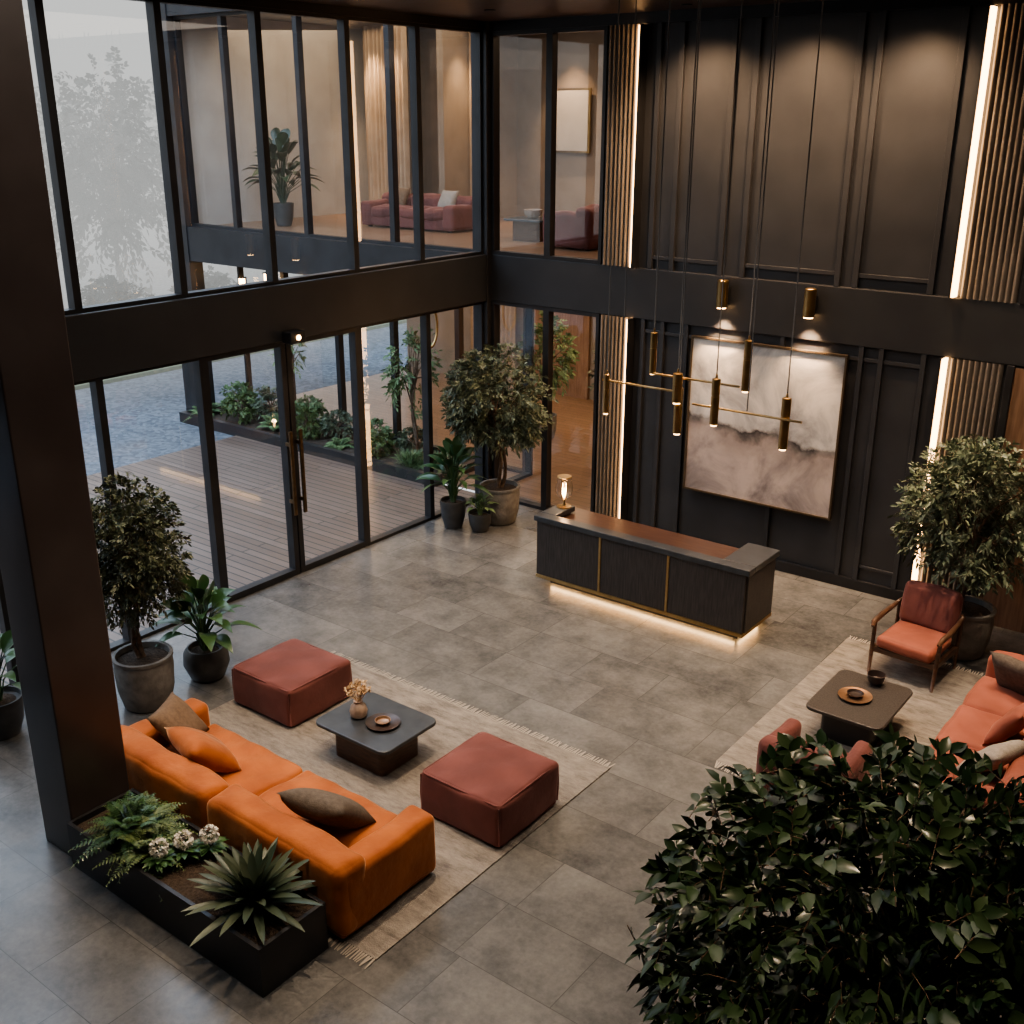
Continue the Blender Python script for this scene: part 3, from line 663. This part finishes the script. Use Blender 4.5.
def pillow(label,loc,rot,w,mat,T=.09,h=None):
    n=14;V=[];F=[];h=h or w
    for s in (1,-1):
        for i in range(n+1):
            for j in range(n+1):
                a=-1+2*i/n;b=-1+2*j/n
                t=T*((1-a**4)*(1-b**4))**.55*(1-.15*(a*a+b*b))
                pin=1-.07*(1-a*a)*abs(b)**2-.0; pin2=1-.07*(1-b*b)*abs(a)**2
                V.append((a*w/2*pin2,s*t+.004*math.sin(a*7+b*5),b*h/2*pin))
    k=(n+1)**2
    for s in (0,1):
        for i in range(n):
            for j in range(n):
                q=[i*(n+1)+j,(i+1)*(n+1)+j,(i+1)*(n+1)+j+1,i*(n+1)+j+1]; q=[x+s*k for x in q]; F.append(q if s else q[::-1])
    o=mk('cushion',V,F,mat,smooth=True); 
    bm=bmesh.new(); bm.from_mesh(o.data); bmesh.ops.remove_doubles(bm,verts=bm.verts,dist=.0005); bm.to_mesh(o.data); bm.free()
    o.location=loc; o.rotation_euler=[math.radians(a) for a in rot]; tag(o,label,'cushion'); return o
pillow('brown linen cushion leaning in the corner of orange sofa',(2.84,-7.86,.61),(42,0,-62),.48,BROWNF)
pillow('orange velvet cushion lying against orange sofa back',(3.30,-7.96,.58),(50,0,-12),.54,ORANGE,T=.12)
pillow('dark taupe linen cushion slumped on orange sofa',(4.74,-7.90,.58),(50,0,12),.60,TAUPE,T=.12)
pillow('dark taupe cushion leaning at the end of coral sofa',(8.42,-2.42,.60),(30,0,-15),.50,TAUPE)
pillow('rust velvet cushion leaning on coral sofa back',(8.62,-3.35,.62),(35,0,80),.50,CORAL)
pillow('light grey linen cushion leaning on coral sofa',(8.62,-4.0,.58),(48,0,70),.50,GREYF)
def ottoman(loc,label):
    e=thing('ottoman',label,'ottoman',loc,group='rust velvet ottomans')
    softbox('body',-.43,.43,-.42,.42,.01,.42,RUST,e,r=.045,puff=.03,wr=.007)
    for z in (.405,.03):
        tubes('piping',[(rloop(-.417,.417,-.407,.407,z,.05),.009)],RUST,e,seg=6,closed=True)
    for sx in(-1,1):
        for sy in (-1,1):
            tubes('seam',[([(sx*.417,sy*.407,.04),(sx*.422,sy*.412,.2),(sx*.417,sy*.407,.39)],.008)],RUST,e,seg=6)
ottoman((2.49,-6.27,.014),'square rust velvet ottoman with piped edges on rug')
ottoman((5.23,-6.50,.014),'square rust velvet ottoman with piped edges on rug')
def rug(loc,sx,sy,label):
    e=thing('area_rug',label,'rug',loc)
    o=boxes('rug_body',[(-sx/2,sx/2,-sy/2,sy/2,.0,.013)],RUGM,e)
    V=[];F=[];rg=np.random.default_rng(3)
    for s in (-1,1):
        x=-sx/2+.01
        while x<sx/2-.01:
            k=len(V);w=.009;dx=rg.normal()*.012;l=.09+rg.random()*.02
            V+=[(x-w,s*sy/2,.012),(x+w,s*sy/2,.012),(x+w*.5+dx,s*(sy/2+l),.004),(x-w*.5+dx,s*(sy/2+l),.004)]
            F.append((k,k+1,k+2,k+3)); x+=.024
    q=mk('fringe',V,F,FRING,e); q['kind']='stuff'; q['label']='pale cotton fringe along rug end'
rug((3.85,-6.87,.0),3.72,3.05,'pale beige distressed fringed rug under orange sofa')
rug((8.45,-3.04,.0),4.05,3.2,'pale beige distressed rug under coral sofa')
def ctable(loc,label,sx,sy,topm,basem,ht=.36):
    e=thing('coffee_table',label,'coffee table',loc)
    rslab('table_top',-sx/2,sx/2,-sy/2,sy/2,ht-.035,ht,.09,topm,e)
    rslab('base',-sx*.34,sx*.34,-sy*.34,sy*.34,.0,ht-.03,.05,basem,e)
ctable((3.87,-6.48,.014),'low dark slate coffee table on walnut block base',.92,.74,SLATE,WALNUT)
ctable((7.25,-3.33,.014),'low dark wooden coffee table with rounded corners',.74,.96,DWOOD,BLACK)
e=thing('flower_vase','speckled ceramic vase with dried flowers on coffee table','vase',(3.70,-6.53,.374))
lathe('vase',[(.045,0),(.075,.02),(.085,.07),(.07,.12),(.04,.15),(.045,.17),(.035,.17)],CERAM,e,seg=24)
rng=np.random.default_rng(8); n=40; a=rng.random(n)*6.28; el=.8+.6*rng.random(n); ln=.12+.08*rng.random(n)
tips=np.stack([np.cos(a)*np.cos(el)*ln,np.sin(a)*np.cos(el)*ln,.16+np.sin(el)*ln],1)
tubes('dried_stem',[([(0,0,.14),tuple(t)],.002) for t in tips],DRY,e,seg=4)
P=np.repeat(tips,9,0); leaves('dried_flower',P,rv(len(P),rng),rv(len(P),rng),.035,.02,DRY,e,seg=2)
def plate(loc,label,mat,r):
    o=lathe('plate',[(r*.55,0),(r*.7,.006),(r,.022),(r,.027),(r*.92,.024),(r*.6,.012),(.001,.010)],mat,seg=36); o.location=loc; tag(o,label,'plate')
def bowl(loc,label,mat,r,h):
    o=lathe('bowl',[(r*.45,0),(r*.85,h*.4),(r,h),(r*.92,h),(r*.75,h*.45),(.001,h*.25)],mat,seg=30); o.location=loc; tag(o,label,'bowl')
plate((3.97,-6.49,.374),'round dark ceramic plate on slate coffee table',DARKC,.16)
bowl((3.97,-6.49,.386),'small copper bowl on dark plate',COPPER,.075,.035)
plate((7.21,-3.36,.374),'round copper-rimmed plate on dark low table',COPPER,.16)
bowl((7.21,-3.36,.386),'small dark bowl resting on copper plate',DARKC,.08,.04)
bowl((7.27,-2.98,.374),'dark rounded ceramic bowl on low table',DARKC,.09,.11)
e=thing('armchair','wooden-framed armchair with rust cushions facing low table','armchair',(7.27,-1.78,.013),math.radians(176))
softbox('seat_cushion',-.30,.30,-.26,.34,.30,.44,CORAL,e,r=.05,puff=.02)
q=softbox('back_cushion',-.30,.30,-.07,.07,0,.46,RUST,e,r=.06,puff=.03); q.location=(0,-.25,.42); q.rotation_euler=(math.radians(14),0,0)
for s in (-1,1):
    tubes('leg',[([(s*.34,.32,0),(s*.345,.30,.3),(s*.35,.28,.57)],[.018,.024,.022])],WALNUT,e)
    tubes('leg',[([(s*.32,-.36,0),(s*.335,-.30,.3),(s*.34,-.33,.62)],[.018,.024,.022])],WALNUT,e)
    tubes('armrest',[([(s*.35,.34,.54),(s*.36,.28,.575),(s*.365,.1,.585),(s*.355,-.15,.60),(s*.34,-.35,.62)],[.02,.03,.03,.026,.022])],WALNUT,e)
boxes('seat_frame',[(-.34,.34,.26,.31,.24,.30),(-.34,.34,-.31,-.27,.24,.30),(-.35,-.31,-.3,.3,.24,.30),(.31,.35,-.3,.3,.24,.30)],WALNUT,e,bevel=.006)
tubes('back_rail',[([(-.34,-.33,.62),(-.2,-.39,.72),(0,-.41,.74),(.2,-.39,.72),(.34,-.33,.62)],.022)],WALNUT,e)
# ------------------------------------------------------------------ PLANTER + PLANTS
e=thing('planter_box','long low black metal planter box behind orange sofa','planter',(4.21,-8.80,0))
boxes('box',[(-1.14,1.14,-.31,-.28,0,.40),(-1.14,1.14,.26,.29,0,.40),(-1.14,-1.11,-.28,.26,0,.40),(1.11,1.14,-.28,.26,0,.40),(-1.11,1.11,-.28,.26,0,.03)],BLACK,e)
boxes('soil',[(-1.11,1.11,-.28,.26,.03,.35)],SOIL,e)
fern('fern','lush green fern growing in black planter box',(3.60,-8.80,.35),.50,38,1)
fern('fern','lush green fern growing in black planter box',(3.86,-8.92,.35),.46,26,2)
fern('fern','dark feathery fern in black planter box beside column',(3.62,-8.88,.38),.52,44,3,LF2,up=1.2)
agave('agave','spiky rosette succulent with broad pointed leaves in planter',(4.93,-8.80,.36),.50,60,LF5,3,w=.10)
for i,(x,y) in enumerate(((4.12,-8.78),(4.22,-8.62),(4.06,-8.95))):
    e=thing('hydrangea','white hydrangea bloom with green leaves in planter','flower',(x,y,.35),group='white flowers in planter')
    tubes('stem',[([(0,0,0),(0,0,.15)],.005)],LF2,e,seg=5)
    rg=np.random.default_rng(20+i); q=rv(140,rg); leaves('bloom',q*.05+np.array([0,0,.18]),q+rv(140,rg)*.6,rv(140,rg),.03,.028,WHITE,e,seg=2)
    q=rv(30,rg); q[:,2]=abs(q[:,2])*.3; leaves('foliage',q*.02+np.array([0,0,.08]),q,np.tile([0,0,1.],(30,1)),.13,.06,LF2,e,seg=3)
tree('potted_tree','bushy olive-green tree in large round concrete pot',(1.35,-7.20,0),.29,.56,1.66,.47,.67,13000,.050,.023,LF7,seed=2,sp=.30,clusters=54,ntr=2)
broadleaf('potted_plant','glossy broad-leaved plant in dark round pot by window',(1.38,-6.48,0),.24,.36,1.15,.45,36,.40,.17,LF2,DPOT,seed=4,style=2)
broadleaf('potted_plant','leafy plant in dark pot near glass wall',(.75,-8.4,0),.22,.40,1.2,.45,16,.40,.14,LF2,DPOT,seed=14,style=1)
tree('potted_tree','large bushy olive-green tree in round concrete pot at corner',(.88,-.82,0),.30,.56,1.88,.68,.68,13000,.066,.028,LF1,seed=5,ymax=-.16,xmin=.15,sp=.30,clusters=40,ntr=2)
broadleaf('potted_plant','tall broad-leaved plant in dark pot near room corner',(.50,-1.42,0),.19,.42,1.40,.42,34,.40,.13,LF2,DPOT,seed=6,style=1)
broadleaf('potted_plant','small leafy plant in low dark pot near room corner',(.90,-1.30,0),.17,.28,.55,.25,20,.20,.08,LF6,DPOT,seed=7,style=1)
tree('potted_tree','large bushy tree in concrete pot before fluted panel',(7.52,-.98,0),.32,.56,1.68,.76,.70,13000,.070,.029,LF1,seed=9,ymax=-.2,sp=.32,clusters=38,ntr=2)
tree('potted_tree','large dark glossy-leaved ficus tree',(9.33,-9.27,0),.36,.6,2.74,.80,.66,9600,.085,.042,LF3,seed=12,clusters=66,sp=.32,shell=.3,tw=8,tl=.19,ntr=2,lim=1.12)
# ------------------------------------------------------------------ WING furniture
sofa('sofa','red velvet lounge sofa on upper floor',(-3.9,2.9,ZF),math.radians(180),2.3,.85,RUST,nseat=3,ah=.46,bh=.58)
sofa('sofa','red velvet lounge sofa on upper floor',(.25,2.45,ZF),math.radians(90),1.6,.9,RUST,nseat=2)
pillow('striped beige cushion on red lounge sofa',(-3.3,3.0,ZF+.52),(-30,0,0),.40,GREYF)
pillow('brown cushion on red lounge sofa',(-4.5,3.0,ZF+.52),(-30,0,0),.40,BROWNF)
ctable((-1.0,2.5,ZF),'low dark coffee table in upper lounge',.8,.7,SLATE,WALNUT)
bowl((-1.0,2.5,ZF+.36),'pale decorative bowl on lounge table',CERAM,.16,.14)
broadleaf('potted_plant','tall dark-leaved plant in dark pot upstairs',(-6.2,1.6,ZF),.20,.42,1.8,.8,46,.5,.20,LF3,DPOT,seed=24,style=1)
tree('potted_tree','slender indoor tree on wooden floor of wing',(.9,2.5,0),.22,.45,1.7,.45,.75,1600,.09,.04,LF1,seed=25)
tree('potted_tree','slender indoor tree on wooden floor of wing',(-1.2,3.2,0),.22,.45,1.6,.45,.7,1400,.09,.04,LF6,seed=26)
e=thing('wall_picture','small pale lit picture on upper lounge wall','painting',(-2.75,6.1,5.55))
boxes('frame',[(-.45,.45,0,.04,-.6,.6)],BRASS,e); boxes('canvas',[(-.41,.41,-.01,0,-.56,.56)],PALE,e)
# ------------------------------------------------------------------ LIGHTS
def light(kind,name,loc,energy,color,**kw):
    d=bpy.data.lights.new(name,kind); d.energy=energy; d.color=color
    o=bpy.data.objects.new(name,d); COL.objects.link(o); o.location=loc
    tgt=kw.pop('target',None)
    for k,v in kw.items(): setattr(d,k,v)
    if tgt is not None: o.rotation_euler=(Vector(tgt)-Vector(loc)).to_track_quat('-Z','Y').to_euler()
    return o
WARM=(1,.74,.50)
WARM2=(1,.64,.36)
def down_fix(x,y,z):
    e=thing('downlight','small recessed warm ceiling downlight','light',(x,y,z),group='recessed ceiling downlights')
    lathe('trim_ring',[(.045,-.012),(.07,-.012),(.07,0),(.045,0)],BLACK,e,seg=20)
    lathe('lens',[(.045,-.008),(.045,-.002)],BULB,e,seg=20)
    return e
spots=[(2.2,-3.48,200),(3.2,-2.5,260),(4.7,-4.6,170),(6.6,-2.8,460),(8.3,-3.0,660),(3.0,-6.6,460),(4.9,-6.6,460),(2.2,-8.0,200),(5.0,-8.9,330),(6.9,-6.5,60),(1.4,-5.4,50),(7.4,-9.6,40),(7.5,-1.5,460),(1.2,-1.4,340),(9.3,-10.2,300)]
for x,y,en in spots:
    down_fix(x,y,ZC)
    light('SPOT','spot',(x,y,ZC-.05),en,WARM,spot_size=math.radians(70),spot_blend=.9,shadow_soft_size=.06)
for x in (3.45,4.75,6.0):
    down_fix(x,-.62,ZC)
    light('SPOT','wallwash',(x,-.70,ZC-.05),390,WARM2,spot_size=math.radians(112),spot_blend=1,shadow_soft_size=.10,target=(x,-.22,4.6))
for x in (3.93,5.08):
    light('SPOT','sconce',(x,-.20,3.30),180,WARM2,spot_size=math.radians(80),spot_blend=.9,shadow_soft_size=.03,target=(x,-.02,2.6))
light('AREA','room_fill',(5.8,-6.5,ZC-.1),190,(1,.86,.72),shape='RECTANGLE',size=7,size_y=8,target=(5.8,-6.5,0))  # soft fill added under the ceiling to lift the room, no fixture there
light('AREA','wing_up',(-4.5,3.0,ZW-.15),95,(1,.74,.50),shape='RECTANGLE',size=6,size_y=3,target=(-4.5,3.4,0))
light('AREA','wing_up',(.9,3.2,ZW-.15),80,(1,.72,.48),shape='RECTANGLE',size=3,size_y=3,target=(.9,3.2,0))
for x,y in ((-5.4,3.5),(-3.8,4.2),(-2.75,5.6),(-.65,5.1),(.8,5.5),(-6.55,4.2)):
    light('SPOT','wing_wash',(x,y,ZW-.1),260,WARM2,spot_size=math.radians(65),spot_blend=.9,shadow_soft_size=.05,target=(x,y+.5,4.2))
light('AREA','wing_low',(-3.5,3.8,ZB-.1),100,(1,.70,.44),shape='RECTANGLE',size=6,size_y=2.5,target=(-3.5,3.8,0))
light('AREA','wing_low',(1.2,3.2,ZB-.1),90,(1,.68,.42),shape='RECTANGLE',size=2.5,size_y=3,target=(1.2,3.2,0))
light('POINT','lamp_pt',(2.76,-1.88,1.14),6,WARM2,shadow_soft_size=.03)
light('SPOT','doorspot',(.32,-3.95,3.1),30,WARM2,spot_size=math.radians(90),spot_blend=1,shadow_soft_size=.04,target=(.8,-3.95,0))
w=bpy.data.worlds.new('sky'); S.world=w; w.use_nodes=True; nt=w.node_tree
bg=nt.nodes['Background']; tc=N(nt,'ShaderNodeTexCoord'); sp=N(nt,'ShaderNodeSeparateXYZ'); nt.links.new(tc.outputs['Generated'],sp.inputs[0])
cr=N(nt,'ShaderNodeValToRGB'); e=cr.color_ramp.elements; e[0].position=.05; e[0].color=(.20,.205,.21,1); e[1].position=.4; e[1].color=(.64,.78,.98,1)
nt.links.new(sp.outputs['Z'],cr.inputs[0]); nt.links.new(cr.outputs[0],bg.inputs[0]); bg.inputs[1].default_value=4.2
S.view_settings.view_transform='AgX'
S.view_settings.look='AgX - Medium High Contrast'
S.view_settings.exposure=.58
